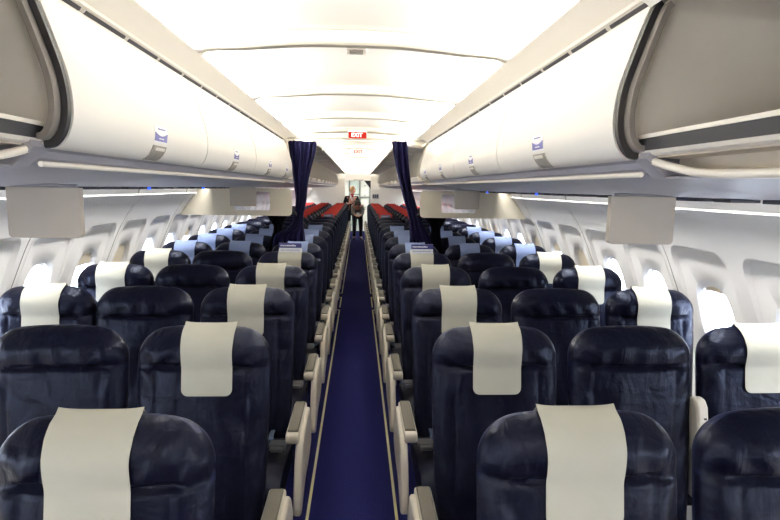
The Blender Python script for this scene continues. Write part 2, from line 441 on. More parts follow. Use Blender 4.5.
def cell(m, yc, side):
    rings = []
    def P(dy, z, dep=0): return (side * (wallx(z) + dep), yc + dy, z)
    def rd(z): return .024 * sm(.86, 1.30, z)
    for name in ('deep', 'deep2', 'edge', 'in1', 'in2', 'in3', 'step', 'out0', 'o1', 'o2', 'o3', 'rect'):
        r = []
        for a in ANG:
            c, s = math.cos(a), math.sin(a)
            te = (abs(c / WA) ** 2.6 + abs(s / WB) ** 2.6) ** (-1 / 2.6)
            tr = rrect_t(c, s, -.212, .212, -.32, 1.362 - WZ, .075)
            tt = ray_rect(c, s, -WPITCH / 2, WPITCH / 2, .30 - WZ, 1.556 - WZ)
            if name in ('deep', 'deep2', 'edge'): t = te * {'deep': .86, 'deep2': .90, 'edge': 1}[name]
            elif name == 'in1': t = te + .010
            elif name == 'in2': t = te + .5 * (tr - te)
            elif name == 'in3': t = te + .85 * (tr - te)
            elif name == 'step': t = tr - .006
            elif name == 'out0': t = tr + .008
            else: t = tr + (tt - tr) * {'o1': .2, 'o2': .5, 'o3': .8, 'rect': 1}[name]
            z = WZ + s * t
            if name in ('deep', 'deep2'): dep = .052 if name == 'deep' else .035
            elif name == 'edge': dep = rd(z) + .014
            elif name in ('in1', 'in2'): dep = rd(z)
            elif name in ('in3', 'step'): dep = rd(z)
            else: dep = 0
            if name == 'edge': dep = rd(z) + .008
            r.append(P(c * t, z, dep))
        rings.append(r)
    m.loft(rings, caps=False)
    # dado below the window row
    zz = [0, .1, .2, .30]
    for z0, z1 in zip(zz, zz[1:]):
        h = WPITCH / 2; m.add([(side * wallx(z0), yc - h, z0), (side * wallx(z0), yc + h, z0), (side * wallx(z1), yc + h, z1), (side * wallx(z1), yc - h, z1)], [(0, 1, 2, 3)])
K0, K1 = -7, 29
closed = {1: {3, 5, 8, 9, 12}, -1: {3, 13, 17}}
half = {1: {}, -1: {}}
wn = 0
for side in (-1, 1):
    WC = 2.565 if side < 0 else 2.515
    sn = 'left' if side < 0 else 'right'
    m = MB()
    for k in range(K0, K1 + 1): cell(m, WC + k * WPITCH, side)
    # panel seams every second frame, and top lip of the sidewall
    zs = [.30 + (1.556 - .30) * i / 30 for i in range(31)]
    for k in range(K0, K1 + 1, 2):
        ys = WC + (k - .5) * WPITCH
        rings = [[(side * (wallx(z) - .0015), ys - .0022, z), (side * (wallx(z) - .0015), ys + .0022, z), (side * (wallx(z) + .003), ys + .0022, z), (side * (wallx(z) + .003), ys - .0022, z)] for z in zs]
        m.loft(rings, mi=1)
        rings = [[(side * (wallx(z) - .001), ys + .030, z), (side * (wallx(z) - .004), ys + .036, z), (side * (wallx(z) - .001), ys + .042, z), (side * (wallx(z) + .003), ys + .036, z)] for z in zs]
        m.loft(rings, mi=0)
    ya, yb = WC + (K0 - .5) * WPITCH, WC + (K1 + .5) * WPITCH
    m.prism_y([(side * 1.468, 1.552), (side * 1.461, 1.556), (side * 1.463, 1.562), (side * 1.53, 1.566), (side * 1.53, 1.556)], ya, yb, 0)
    # cove liner above the sidewall
    cv = catmull([(1.505, 1.560), (1.492, 1.60), (1.44, 1.66), (1.34, 1.715), (1.20, 1.76), (1.0, 1.80)], 5)
    for (xa, za), (xb, zb) in zip(cv, cv[1:]):
        m.add([(side * xa, ya, za), (side * xa, yb, za), (side * xb, yb, zb), (side * xb, ya, zb)], [(0, 1, 2, 3)])
    for k in range(K0, K1 + 1, 2):
        ys = WC + (k - .5) * WPITCH
        m.loft([[(side * (x - .004), ys + d, z - .003), (side * (x - .004), ys + d + .012, z - .003), (side * x, ys + d + .012, z + .004), (side * x, ys + d, z + .004)] for x, z in cv for d in [0.0]], mi=2)
    o = m.build('wall_' + sn, [M['wall'], M['seam'], M['rib']], angle=32); struct(o)
    for k in range(-3, K1 + 1):
        yc = WC + k * WPITCH; wn += 1
        w = bpy.data.objects.new('window_%d' % wn, None); COL.objects.link(w); struct(w)
        w.location = (side * wallx(WZ), yc, WZ)
        def el(f, dep, n=40):
            r = []
            for i in range(n):
                a = 2 * PI * i / n; c, s = math.cos(a), math.sin(a); t = (abs(c / WA) ** 2.6 + abs(s / WB) ** 2.6) ** (-1 / 2.6) * f
                z = s * t; r.append((side * (wallx(WZ + z) - wallx(WZ) + dep), c * t, z))
            return r
        p = MB(); p.loft([el(.88, .050), el(.88, .054)]); p.build('pane', M['glass'], w, angle=30)
        g = MB(); g.loft([el(.85, .046), el(.90, .046), el(.90, .058), el(.85, .058)], caps=False); g.build('window_frame', M['wall'], w, angle=30)
        if k in closed[side]:
            q = MB(); q.loft([el(.87, .040), el(.87, .045)]); q.build('window_shade', M['shade'], w, angle=30)
        elif (k * 5 + side) % 4 == 1 or k == 0:
            q = MB(); r1 = [v for v in el(.87, .040, 60)]; zt = .075 if k != 0 else .13
            up = [(x, y, max(z, zt)) for x, y, z in r1]; 
            up = [(side * (wallx(WZ + z) - wallx(WZ) + .040), y, z) for x, y, z in up]
            q.loft([up, [(x + side * .004, y, z) for x, y, z in up]]); q.build('window_shade', M['shade'], w, angle=30)
# ------------------------------------------------------------------ ceiling: frame strip, ribs, lit domes
ARC = [(0, 2.162), (.15, 2.160), (.26, 2.153), (.38, 2.142), (.46, 2.131), (.535, 2.116), (.60, 2.095), (.668, 2.070)]
def arcz(x): return lerp(sorted(catmull(ARC, 4)), abs(x))
CP = 1.0677; CR = [2.11 + CP * k for k in range(-4, 4)]          # rib stations ahead of the class divider
ribs = CR + [5.33 + 1.067 * k for k in range(0, 13)]
m = MB()
n = 40
xs = [-.585 + 1.17 * i / n for i in range(n + 1)]
for yr in ribs:
    if yr > Y1: continue
    rings = []
    for x in xs:
        z = arcz(x) + .004; h = .0 + .020 * sm(.62, .40, abs(x)) if False else .020
        d = .018 * sm(.585, .38, abs(x)); rings.append([(x, yr - .030, z + .03), (x, yr - .030, z + .006 - d), (x, yr - .022, z - .001 - d), (x, yr + .022, z - .001 - d), (x, yr + .030, z + .006 - d), (x, yr + .030, z + .03)])
    m.loft(rings)
o = m.build('trim_1', M['rib'], angle=30); struct(o)
for side, i in ((-1, 2), (1, 3)):
    m = MB(); pr = [(.570, 2.106), (.60, 2.095), (.668, 2.068), (.672, 2.076), (.605, 2.104), (.574, 2.116)]
    m.prism_y([(side * x, z) for x, z in pr], Y0, Y1)
    # rounded corner gussets where each rib meets the strip
    for yr in ribs:
        if yr > Y1: continue
        for sg in (-1, 1):
            pts = [(.574, yr + sg * .015)] + [(.570 - .045 + .045 * math.sin(PI / 2 * q / 6), yr + sg * (.02 + .045 - .045 * math.cos(PI / 2 * q / 6))) for q in range(7)]
            lo = [(side * x, yy, arcz(x) + .001) for x, yy in pts]; hi = [(side * x, yy, arcz(x) + .012) for x, yy in pts]
            m.loft([lo, hi])
    struct(m.build('trim_%d' % i, M['strip'], angle=30))
m = MB()
dome = catmull([(-.70, 2.135), (-.66, 2.165), (-.55, 2.178), (-.40, 2.188), (-.2, 2.196), (0, 2.199), (.2, 2.196), (.40, 2.188), (.55, 2.178), (.66, 2.165), (.70, 2.135)], 5)
pr = dome + [(.73, 2.15), (.73, 2.26), (-.73, 2.26), (-.73, 2.15)]
m.prism_y(pr, Y0, Y1)
struct(m.build('ceiling', M['ceil'], angle=30))
# air slot rails between the bins and the ceiling strip
for side, sn, i in ((-1, 'left', 4), (1, 'right', 5)):
    m = MB(); m.prism_y([(side * x, z) for x, z in ((.664, 2.062), (.672, 2.052), (.684, 2.050), (.690, 2.058), (.690, 2.074), (.668, 2.074))], Y0, 5.30)
    m.prism_y([(side * x, z) for x, z in ((.656, 2.070), (.660, 2.064), (.668, 2.064), (.668, 2.074))], Y0, 5.34, 2)
    yy = -.6
    while yy < 5.1:
        m.prism_y([(side * x, z) for x, z in ((.6660, 2.0585), (.6705, 2.0515), (.6800, 2.0490), (.675, 2.055), (.669, 2.060))], yy, yy + .235, 1); yy += .26
    struct(m.build('trim_%d' % i, [M['rail'], M['rubber'], M['rim']], angle=30, fixn=False))
# ------------------------------------------------------------------ overhead bins
DOOR = catmull([(.676, 2.052), (.664, 2.035), (.645, 1.985), (.626, 1.93), (.606, 1.865), (.598, 1.81), (.600, 1.765), (.612, 1.730), (.632, 1.708), (.652, 1.703)], 4)
def inset(poly, d):      # offset outward of cabin (towards the wall) for door thickness
    out = []
    for i, (x, z) in enumerate(poly):
        a = poly[max(0, i - 1)]; b = poly[min(len(poly) - 1, i + 1)]; dx, dz = b[0] - a[0], b[1] - a[1]; l = math.hypot(dx, dz)
        out.append((x - dz / l * d, z + dx / l * d))
    return out
IN = inset(DOOR, .022)
UNDER = [(.652, 1.703), (.690, 1.700), (.693, 1.684), (.680, 1.672), (.705, 1.662), (.78, 1.648), (.92, 1.630), (1.08, 1.617), (1.22, 1.612), (1.27, 1.616), (1.285, 1.640), (1.27, 1.70)]
def door_mesh(L, side, name='door'):
    m = MB(); g = .004
    poly = DOOR + IN[::-1]
    # rounded lower corners left simple; slim gap at both ends
    m.prism_y([(side * x, z) for x, z in poly], g, L - g); return m
hinge = (.676, 2.052)
def text_bars(m, x0s, y0, y1, z0, side, rr, mi=0):
    yy = y0
    while yy < y1:
        d = rr.uniform(.004, .012); e = min(yy + d, y1)
        xa = lerp(sorted([(z, x) for x, z in DOOR]), z0)
        m.box(side * (xa - .0026), side * (xa - .0016), yy, e, z0 - .0016, z0 + .0016, mi); yy = e + .003
DX = sorted([(z, x) for x, z in DOOR if z > 1.703])
def dx(z): return lerp(DX, z)
def surf_patch(m, side, y0, y1, z0, z1, off, mi=0, n=8):
    rings = []
    for i in range(n + 1):
        z = z0 + (z1 - z0) * i / n; x = dx(z)
        rings.append([(side * (x - off), y0, z), (side * (x - off), y1, z), (side * (x + .004), y1, z), (side * (x + .004), y0, z)])
    m.loft(rings, mi=mi)
def make_bin(side, y, L, is_open, label, near=False, aft=False):
    b = thing('overhead_bin', label, 'overhead bin', (0, y, 0), 'open overhead bins' if is_open else 'closed white overhead bins')
    m = MB(); g = .0015
    X = lambda pts: [(side * x, z) for x, z in pts]
    # floor, back, top shells and two end walls with a wedge-like profile
    fl = [(.662, 1.715), (.662, 1.748), (.70, 1.745), (1.25, 1.745), (1.25, 1.715)]
    m.prism_y(X(fl), g, L - g)
    m.prism_y(X([(1.23, 1.745), (1.26, 1.745), (1.20, 2.09), (1.17, 2.08)]), g, L - g)
    m.prism_y(X([(1.19, 2.065), (1.19, 2.09), (.70, 2.09), (.684, 2.062)]), g, L - g)
    endp = [(x + .020, z) for x, z in DOOR] + [(1.24, 1.745), (1.18, 2.08), (.70, 2.08)]
    for ya, yb in ((g, .014), (L - .014, L - g)): m.prism_y(X(endp), ya, yb)
    m.build('bin_body', M['bin_in'], b, angle=30)
    if is_open:
        # metal sill, seal following the opening profile
        s_ = MB(); s_.prism_y(X([(.656, 1.722), (.652, 1.748), (.664, 1.752), (.672, 1.745), (.670, 1.722)]), .016, L - .016)
        s_.build('sill', M['dark_metal'] if near else M['bin_in'], b, angle=30)
        s2 = MB(); s2.prism_y(X([(.650, 1.7485), (.650, 1.7575), (.672, 1.7575), (.672, 1.7505)]), .016, L - .016); s2.build('sill_edge', M['rim'], b, angle=30)
        O1 = [(x + .002, z) for x, z in DOOR]; O2 = inset(DOOR, .016)
        for ya, yb in ((.001, .016), (L - .016, L - .001)) if near else ():
            e = MB(); e.prism_y(X(O1 + O2[::-1]), ya, yb); e.build('opening_seal', M['rubber'] if near else M['rim'], b, angle=30)
        O3 = inset(DOOR, .017) if near else None
        if aft: pass
        O3 = inset(DOOR, .017); O4 = inset(DOOR, .030)
        for ya, yb in ((.012, .040), (L - .040, L - .012)) if near else ():
            e = MB(); e.prism_y(X(O3 + O4[::-1]), ya, yb); e.build('opening_frame', M['bin_edge'] if near else M['bin_in'], b, angle=30)
    d = MB(); poly = DOOR + IN[::-1]; gg = .0045
    nd = len(DOOR)
    d.prism_y(X(poly), gg, L - gg)
    do = d.build('door', [M['bin']], b, angle=30)
    if is_open:
        piv = Vector((side * hinge[0], 0, hinge[1])); ang = math.radians(76 if not near else 94) * side
        mt = Matrix.Translation(piv) @ Matrix.Rotation(ang, 4, 'Y') @ Matrix.Translation(-piv)
        do.data.transform(mt)
        i_ = MB(); I2 = inset(DOOR, .024)[2:-2]; I3 = inset(DOOR, .021)[2:-2]
        i_.prism_y(X(I3 + I2[::-1]), .10, L - .10); io = i_.build('door_liner', M['bin_in'], do, angle=30); io.data.transform(mt)
    else:
        h = MB(); yc = L / 2
        surf_patch(h, side, yc - .055, yc + .055, 1.7045, 1.748, .0035); h.build('latch', M['latch'], do, angle=40)
        h = MB(); surf_patch(h, side, yc - .038, yc + .038, 1.733, 1.742, .007); h.build('latch_slot', M['rim'], do, angle=40)
        h = MB(); surf_patch(h, side, yc - .055, yc + .055, 1.757, 1.808, .001); h.build('label_plate', M['label_white'], do, angle=40)
        h = MB(); n_ = 12
        rings = []
        for i in range(n_ + 1):
            yy = yc - .052 + .104 * i / n_; u = i / n_; zt = 1.788 - .010 * math.sin(PI * u)
            rings.append([(side * (dx(1.762) - .002), yy, 1.762), (side * (dx(zt) - .002), yy, zt), (side * (dx(zt) + .003), yy, zt), (side * (dx(1.762) + .003), yy, 1.762)])
        h.loft(rings); h.build('label_band', M['label_blue'], do, angle=40)
        h = MB(); rr = random.Random(5)
        text_bars(h, 0, yc - .03, yc + .03, 1.7985, side, rr, 0); h.build('label_print', M['label_blue'], do, smooth=False)
        h = MB(); text_bars(h, 0, yc - .02, yc + .02, 1.770, side, rr, 0); h.build('band_print', M['label_white'], do, smooth=False)
    # underside service panel
    u = MB()
    if near:
        P = [(.656, 1.7215), (.668, 1.716), (.668, 1.722)]
        u.prism_y(X([(.657, 1.722), (.662, 1.714), (.672, 1.710), (.675, 1.722)]), 0, L, 1)
        u.prism_y(X([(.672, 1.712), (.740, 1.712), (.740, 1.672), (.700, 1.664), (.702, 1.660), (.78, 1.647), (.92, 1.630), (1.08, 1.617), (1.22, 1.612), (1.27, 1.616), (1.285, 1.640), (1.27, 1.715), (.672, 1.718)]), 0, L - .02, 0)
        u.prism_y(X([(.652, 1.704), (.70, 1.662), (.78, 1.647), (.92, 1.630), (1.08, 1.617), (1.22, 1.612), (1.27, 1.616), (1.27, 1.715), (.66, 1.718)]), L - .055, L, 0)
        sc_ = MB(); sc_.prism_y(X([(.676, 1.711), (.738, 1.711), (.738, 1.675), (.728, 1.675), (.728, 1.704), (.676, 1.706)]), 0, L - .056); sc_.build('hand_recess', M['scoop'], b, angle=30)
        rim = MB(); pts = catmull([(side * .662, L - .004, 1.712), (side * .672, L - .05, 1.698), (side * .690, L - .12, 1.680), (side * .702, L - .22, 1.668), (side * .704, L * .5, 1.664), (side * .704, 0, 1.664)], 5)
        rim.tube(pts, .009, 8); rim.build('recess_rim', M['rim'], b, angle=60)
    else:
        u.prism_y(X(UNDER + [(.66, 1.715)]), 0, L, 0)
        rim = MB(); pts = catmull([(side * .672, 0, 1.670), (side * .672, L * .5, 1.670), (side * .672, L, 1.670)], 3)
        rim.tube(pts, .0065, 8); rim.build('edge_rail', M['rim'], b, angle=60)
    so = u.build('service_panel', [M['psu'], M['rim']], b, angle=30)
    # small fittings along the outboard edge of the service panel
    rr = random.Random(int(y * 100) + side)
    if not aft:
        for yy in (L * .12, L * .34, L * .52, L * .70, L * .88):
            f = MB(); a = rr.uniform(.03, .07); f.box(side * 1.12, side * 1.215, yy - a, yy + a, 1.603, 1.6145)
            f.build('air_vent', M['psu_dark'], so, bevel=.002, smooth=False)
    return b
def bins():
    for side in (-1, 1):
        sn = 'left' if side < 0 else 'right'
        make_bin(side, .179, 1.067, True, 'open grey-lined overhead bin nearest the camera, cut by the %s frame edge' % sn, near=True)
        for k in range(4):
            L = 1.067 if k < 3 else .75
            make_bin(side, 1.246 + 1.067 * k, L, False, 'closed white overhead bin, %s of aisle, %s closed door from the camera' % (sn, ORD[k]))
        for k in range(11):
            make_bin(side, 5.62 + 1.067 * k, 1.067, True, 'open overhead bin with raised door, %s of aisle, %s one behind the curtain' % (sn, ORD[k]), aft=True)
bins()
# blue call lights
for side, yy, wd in ((-1, 2.91, 'left service panel, nearer one'), (-1, 3.90, 'left service panel, farther one'), (1, 1.86, 'right service panel, nearest one'), (1, 3.17, 'right service panel, middle one'), (1, 4.4, 'right service panel, farthest one')):
    m = MB(); m.ball((side * 1.06, yy, 1.608), (.008, .014, .007), 10)
    tag(m.build('call_light', M['blue_lamp']), 'small glowing blue lamp under the ' + wd, 'lamp', 'blue lamps under the bins')
# filler fascia over the gap at the divider
for side, i in ((-1, 6), (1, 7)):
    m = MB(); m.prism_y([(side * x, z) for x, z in [(.70, 2.05), (.70, 1.70), (1.27, 1.70), (1.2, 2.09)]], 5.20, 5.60)
    m.prism_y([(side * x, z) for x, z in UNDER + [(.66, 1.715)]], 5.197, 5.62)
    struct(m.build('trim_%d' % i, [M['rib']], angle=30))
# ------------------------------------------------------------------ fold-down monitors
def monitor(side, y, label, w=.222, h=.160):
    t = thing('folding_monitor', label, 'monitor', (side * .973, y, 1.455), 'fold-down monitors below the bins')
    r = .014; pts = []
    for cx, cz, a0 in ((w / 2 - r, r, -PI / 2), (w / 2 - r, h, 0), (-w / 2 + r, h, PI / 2), (-w / 2 + r, r, PI)):
        for k in range(5):
            a = a0 + PI / 2 * k / 4; pts.append((cx + r * math.cos(a), (cz + r * math.sin(a)) if cz == r else cz))
    m = MB(); m.prism_y(pts, -.012, .016); m.build('monitor_shell', M['monitor'], t, bevel=.004, angle=40)
    m = MB(); m.box(-w / 2 + .015, w / 2 - .015, .016, .018, .018, h - .02); m.build('screen', M['screen'], t, smooth=False)
    m = MB(); m.tube([(-w / 2 + .01, .002, h + .004), (w / 2 - .01, .002, h + .004)], .008, 10); m.build('hinge', M['psu'], t)
for side, sn in ((-1, 'left'), (1, 'right')):
    monitor(side, 1.80, 'large beige fold-down monitor hanging under the near %s bins' % sn)
    monitor(side, 4.80, 'small distant beige monitor in front of the %s divider cut-out' % sn)
# ------------------------------------------------------------------ class divider panels
for side, sn in ((-1, 'left'), (1, 'right')):
    t = thing('class_divider', 'beige hanging divider panel below the %s bins, beside the curtain' % sn, 'divider', (0, 5.14, 0), 'class dividers')
    out = [(.62, 1.61), (.604, 1.59), (.598, 1.50), (.600, 1.40)] + [(.635 - .035 * math.cos(a), 1.392 - .035 * math.sin(a)) for a in [PI / 2 * k / 6 for k in range(7)]]
    out += [(1.60, 1.357)] + [(wallx(z) - .006, z) for z in (1.357, 1.42, 1.48, 1.52)] + [(1.45, 1.60), (1.40, 1.66), (1.29, 1.70), (1.28, 1.61)]
    hx0, hx1, hz0, hz1, r = .80, 1.13, 1.405, 1.575, .02
    hole = []
    for cx, cz, a0 in ((hx1 - r, hz1 - r, 0), (hx0 + r, hz1 - r, PI / 2), (hx0 + r, hz0 + r, PI), (hx1 - r, hz0 + r, 3 * PI / 2)):
        for k in range(5): a = a0 + PI / 2 * k / 4; hole.append((cx + r * math.cos(a), cz + r * math.sin(a)))
    bm = bmesh.new()
    def loop(pts):
        vs = [bm.verts.new((side * x, 0, z)) for x, z in pts]
        return [bm.edges.new((vs[i], vs[(i + 1) % len(vs)])) for i in range(len(vs))]
    es = loop(out) + loop(hole)
    bmesh.ops.triangle_fill(bm, use_beauty=True, use_dissolve=False, edges=es)
    g = bmesh.ops.extrude_face_region(bm, geom=bm.faces[:])
    bmesh.ops.translate(bm, verts=[v for v in g['geom'] if isinstance(v, bmesh.types.BMVert)], vec=(0, .022, 0))
    bmesh.ops.recalc_face_normals(bm, faces=bm.faces)
    me = bpy.data.meshes.new('divider_panel'); bm.to_mesh(me); bm.free(); me.materials.append(M['divider'])
    part('divider_panel', me, t)
    m = MB(); m.box(side * hx0, side * hx1, .008, .012, hz0, hz1); m.build('divider_window', M['glass'], t, smooth=False)
# ------------------------------------------------------------------ curtains
def curtain(name, rows, y, label, mt, folds=6, amp=.022):
    # rows: (z, x0, x1)
    rr = catmull(rows, 7); rings = []
    NP = folds * 10
    for j, (z, x0, x1) in enumerate(rr):
        w = x1 - x0; A = min(amp, abs(w) * .22) ; fr = []; bk = []
        for i in range(NP + 1):
            u = i / NP; x = x0 + w * u; ph = u * folds * 2 * PI
            yy = y + A * math.cos(ph + .5 * math.sin(z * 5)) + .012 * math.sin(u * 9 + z * 4)
            fr.append((x + .006 * math.sin(ph * .5 + z * 3), yy - .012, z)); bk.append((x + .006 * math.sin(ph * .5 + z * 3), yy + .012, z))
        rings.append(fr + bk[::-1])
    m = MB(); m.loft(rings); o = m.build(name, mt, None, angle=80); return tag(o, label, 'curtain', 'navy class curtains')
c1 = curtain('curtain', [(2.052, -.645, -.375), (1.95, -.630, -.385), (1.80, -.605, -.425), (1.65, -.585, -.455), (1.50, -.570, -.470), (1.36, -.590, -.500), (1.25, -.64, -.50), (1.15, -.78, -.49), (.9, -.80, -.47), (.7, -.78, -.45), (.56, -.76, -.44)], 5.24, 'navy curtain hanging from the rail at the left of the aisle', M['curtain'])
c2 = curtain('curtain', [(2.068, .330, .475), (1.95, .352, .488), (1.80, .385, .505), (1.65, .425, .530), (1.50, .465, .572), (1.36, .505, .62), (1.25, .52, .665), (1.15, .52, .72), (.9, .50, .78), (.7, .48, .76), (.56, .46, .74)], 5.24, 'navy curtain hanging from the rail at the right of the aisle', M['curtain'])
c3 = curtain('curtain', [(1.36, -.865, -.655), (1.32, -.840, -.68), (1.26, -.80, -.70), (1.20, -.80, -.70), (1.0, -.86, -.66), (.8, -.88, -.65), (.56, -.88, -.64)], 5.335, 'short dark curtain gathered under the left divider panel', M['curtain_dark'], 4)
c4 = curtain('curtain', [(1.36, .675, .895), (1.32, .695, .88), (1.26, .73, .84), (1.20, .735, .83), (1.0, .70, .86), (.8, .67, .88), (.56, .66, .88)], 5.335, 'short dark curtain gathered under the right divider panel', M['curtain_dark'], 4)
for side, c, x in ((-1, c1, -.592), (1, c2, .602)):
    m = MB(); m.ball((x, 5.22, 1.42), (.022, .02, .03), 10); m.tube([(x, 5.22, 1.40), (x - side * .03, 5.20, 1.36)], .012, 8)
    m.build('tieback', M['black'], c)
for c, (xa, xb, z) in ((c1, (-.665, -.375, 2.052)), (c2, (.33, .475, 2.068))):
    m = MB()
    for i in range(6):
        x = xa + (xb - xa) * (i + .5) / 6
        m.tube([(x, 5.25, z - .01), (x, 5.25, 2.082)], .0035, 6)
    m.build('curtain_hook', M['rail'], c)
m = MB(); m.tube([(-.66 + 1.32 * i / 24, 5.25, 2.078 + .004 * (1 - (2 * i / 24 - 1) ** 2)) for i in range(25)], .008, 10)
tag(m.build('curtain_rail', M['rail']), 'thin pale curtain rail spanning the cabin below the ceiling', 'curtain rail')
# ------------------------------------------------------------------ lit signs
def text_mesh(s, size, mt, name, parent, loc, rotx=PI / 2, depth=.002):
    cu = bpy.data.curves.new(name, 'FONT'); cu.body = s; cu.size = size; cu.align_x = 'CENTER'; cu.align_y = 'CENTER'; cu.extrude = depth
    cu.offset = size * .02
    tmp = bpy.data.objects.new(name, cu); COL.objects.link(tmp); bpy.context.view_layer.update()
    me = bpy.data.meshes.new_from_object(tmp.evaluated_get(bpy.context.evaluated_depsgraph_get())); COL.objects.unlink(tmp)
    me.materials.clear(); me.materials.append(mt)
    o = bpy.data.objects.new(name, me); COL.objects.link(o); o.parent = parent; o.location = loc; o.rotation_euler = (rotx, 0, 0); return o
t = thing('exit_sign', 'red lit EXIT sign with white letters hanging above the curtain rail', 'sign', (.005, 5.12, 2.078), 'exit signs')
m = MB(); m.box(-.082, .082, 0, .03, 0, .056); m.build('sign_face', M['red_sign'], t, smooth=False)
text_mesh('EXIT', .050, M['white_sign'], 'sign_letters', t, (-.006, -.002, .027))
m = MB(); m.box(-.088, .088, .004, .04, .050, .075); m.build('sign_mount', M['sign_box'], t, bevel=.003)
t = thing('exit_sign', 'smaller white EXIT sign with red letters, farther back behind the curtain', 'sign', (.01, 7.7, 2.085), 'exit signs')
m = MB(); m.box(-.12, .12, 0, .03, 0, .075); m.build('sign_face', M['sign_box'], t, bevel=.003)
text_mesh('EXIT', .062, M['red_sign'], 'sign_letters', t, (0, -.002, .034))
for side, sn in ((-1, 'left'), (1, 'right')):
    m = MB(); m.box(side * .26, side * .44, 5.02, 5.10, 2.118, 2.150)
    tag(m.build('ceiling_plate', M['rib'], bevel=.004), 'faint beige ceiling plate just %s of the red exit sign' % sn, 'ceiling fitting', 'beige plates beside the exit sign')
# ceiling grille and small clips
t = thing('ceiling_speaker', 'small square grey grille in the centre of the ceiling', 'speaker', (.005, 2.29, 2.17))
m = MB(); m.box(-.040, .040, -.045, .045, 0, .03); m.build('frame', M['sign_box'], t, bevel=.003)
m = MB(); m.box(-.027, .027, -.032, .032, -.003, .004); m.build('grille', M['grille'], t, smooth=False)
for side, sn, x, y in ((-1, 'left', -.477, 1.50), (1, 'right', .430, 1.44)):
    m = MB(); m.tube([(x - side * .012, y + .02, 2.145), (x, y, 2.140), (x + side * .012, y - .03, 2.145)], .006, 8); m.tube([(x, y, 2.14), (x, y, 2.19)], .004, 6)
    tag(m.build('ceiling_clip', M['seam']), 'tiny dark clip on the bright ceiling at the upper %s' % sn, 'ceiling fitting', 'tiny ceiling clips')
# ------------------------------------------------------------------ aft bulkheads, galley and end wall
for side, sn in ((-1, 'left'), (1, 'right')):
    m = MB(); m.prism_y([(side * x, z) for x, z in [(.42, 0), (.42, 2.02), (.70, 2.10), (1.1, 2.10), (1.5, 1.75), (1.72, 1.3), (1.82, .8), (1.80, .35), (1.66, 0)]], 18.1, 18.16)
    struct(m.build('wall_aft_' + sn, M['bulk'], bevel=.01))
m = MB(); m.prism_y([(-.9, 1.86), (.9, 1.86), (.9, 2.3), (-.9, 2.3)], 18.16, 18.3); struct(m.build('wall_header', M['ceil'], smooth=False))
m = MB(); m.box(-1.8, 1.8, 18.3, 21.6, 2.0, 2.05); struct(m.build('ceiling_aft', M['ceil'], smooth=False))
m = MB(); m.box(-1.8, 1.8, 21.5, 21.6, 0, 2.05); m.box(-1.85, -1.78, 18.3, 21.6, 0, 2.05); m.box(1.78, 1.85, 18.3, 21.6, 0, 2.05); struct(m.build('wall_end', M['bulk'], smooth=False))
m = MB(); m.box(-1.9, 1.9, Y0 - .08, Y0, -.05, 2.3); struct(m.build('wall_front', M['bulk'], smooth=False))
for side, sn in ((-1, 'left'), (1, 'right')):   # opaque crown fairing above the bins, closing the shell
    m = MB(); m.prism_y([(side * x, z) for x, z in [(.71, 2.14), (.71, 2.26), (1.30, 2.20), (1.62, 1.60), (1.54, 1.56), (1.25, 2.12)]], Y0 - .05, Y1)
    struct(m.build('ceiling_crown_' + sn, M['ceil'], angle=30))
t = thing('galley_unit', 'pale green and cream galley cupboards at the far end of the aisle', 'galley', (0, 20.6, 0))
m = MB(); m.box(-.75, .95, .1, .6, 0, 2.0); m.build('galley_body', M['galley'], t, smooth=False)
for x0, x1, z0, z1 in ((-.28, .02, 1.22, 1.96), (-.28, .02, .2, 1.18)):
    m = MB(); m.box(x0, x1, .07, .1, z0, z1); d = m.build('cupboard_door', M['galley_green'], t, bevel=.006)
    m = MB(); m.box(x1 - .05, x1 - .03, .055, .07, (z0 + z1) / 2 - .06, (z0 + z1) / 2 + .06); m.build('handle', M['metal'], d, smooth=False)
for x0, x1, z0, z1 in ((.12, .40, 1.30, 1.62), (.12, .40, .85, 1.22), (.12, .40, .2, .8), (.12, .40, 1.66, 1.96)):
    m = MB(); m.box(x0, x1, .07, .1, z0, z1); d = m.build('cupboard_door', M['galley'], t, bevel=.006)
    m = MB(); m.box(x0 + .10, x0 + .18, .055, .07, z0 + .04, z0 + .06); m.build('handle', M['galley_frame'], d, smooth=False)
for x in (-.32, .07, .45):
    m = MB(); m.box(x - .02, x + .02, .05, .1, 0, 2.0); m.build('galley_post', M['galley_frame'], t, smooth=False)
m = MB(); m.box(-.3, .07, .05, .1, 1.36, 1.39); m.box(.07, .45, .02, .1, 1.25, 1.28); m.build('galley_shelf', M['galley_frame'], t, smooth=False)
m = MB(); m.prism_y([(.20, 1.86), (.455, 1.86), (.455, 1.60), (.43, 1.58), (.36, 1.66)], 18.2, 18.24)
tag(m.build('door_curtain', M['black'], bevel=.005), 'black triangular cloth hanging at the top right of the galley opening', 'cloth')
t = thing('crew_panel', 'small dark panel with pale frame on the right aft bulkhead', 'control panel', (.58, 18.1, 1.27))
m = MB(); m.box(-.11, .11, -.03, 0, 0, .16); m.build('panel_box', M['psu'], t, bevel=.005)
m = MB()
for i in range(3): m.box(-.095 + .066 * i, -.04 + .066 * i, -.034, -.03, .03, .13)
m.build('panel_face', M['psu_dark'], t, smooth=False)
m = MB(); m.box(-.15, .18, 18.0, 18.16, 1.855, 1.885); tag(m.build('ceiling_sign', M['grille'], bevel=.004), 'grey bar fixed where the ceiling ends above the galley opening', 'ceiling fitting')

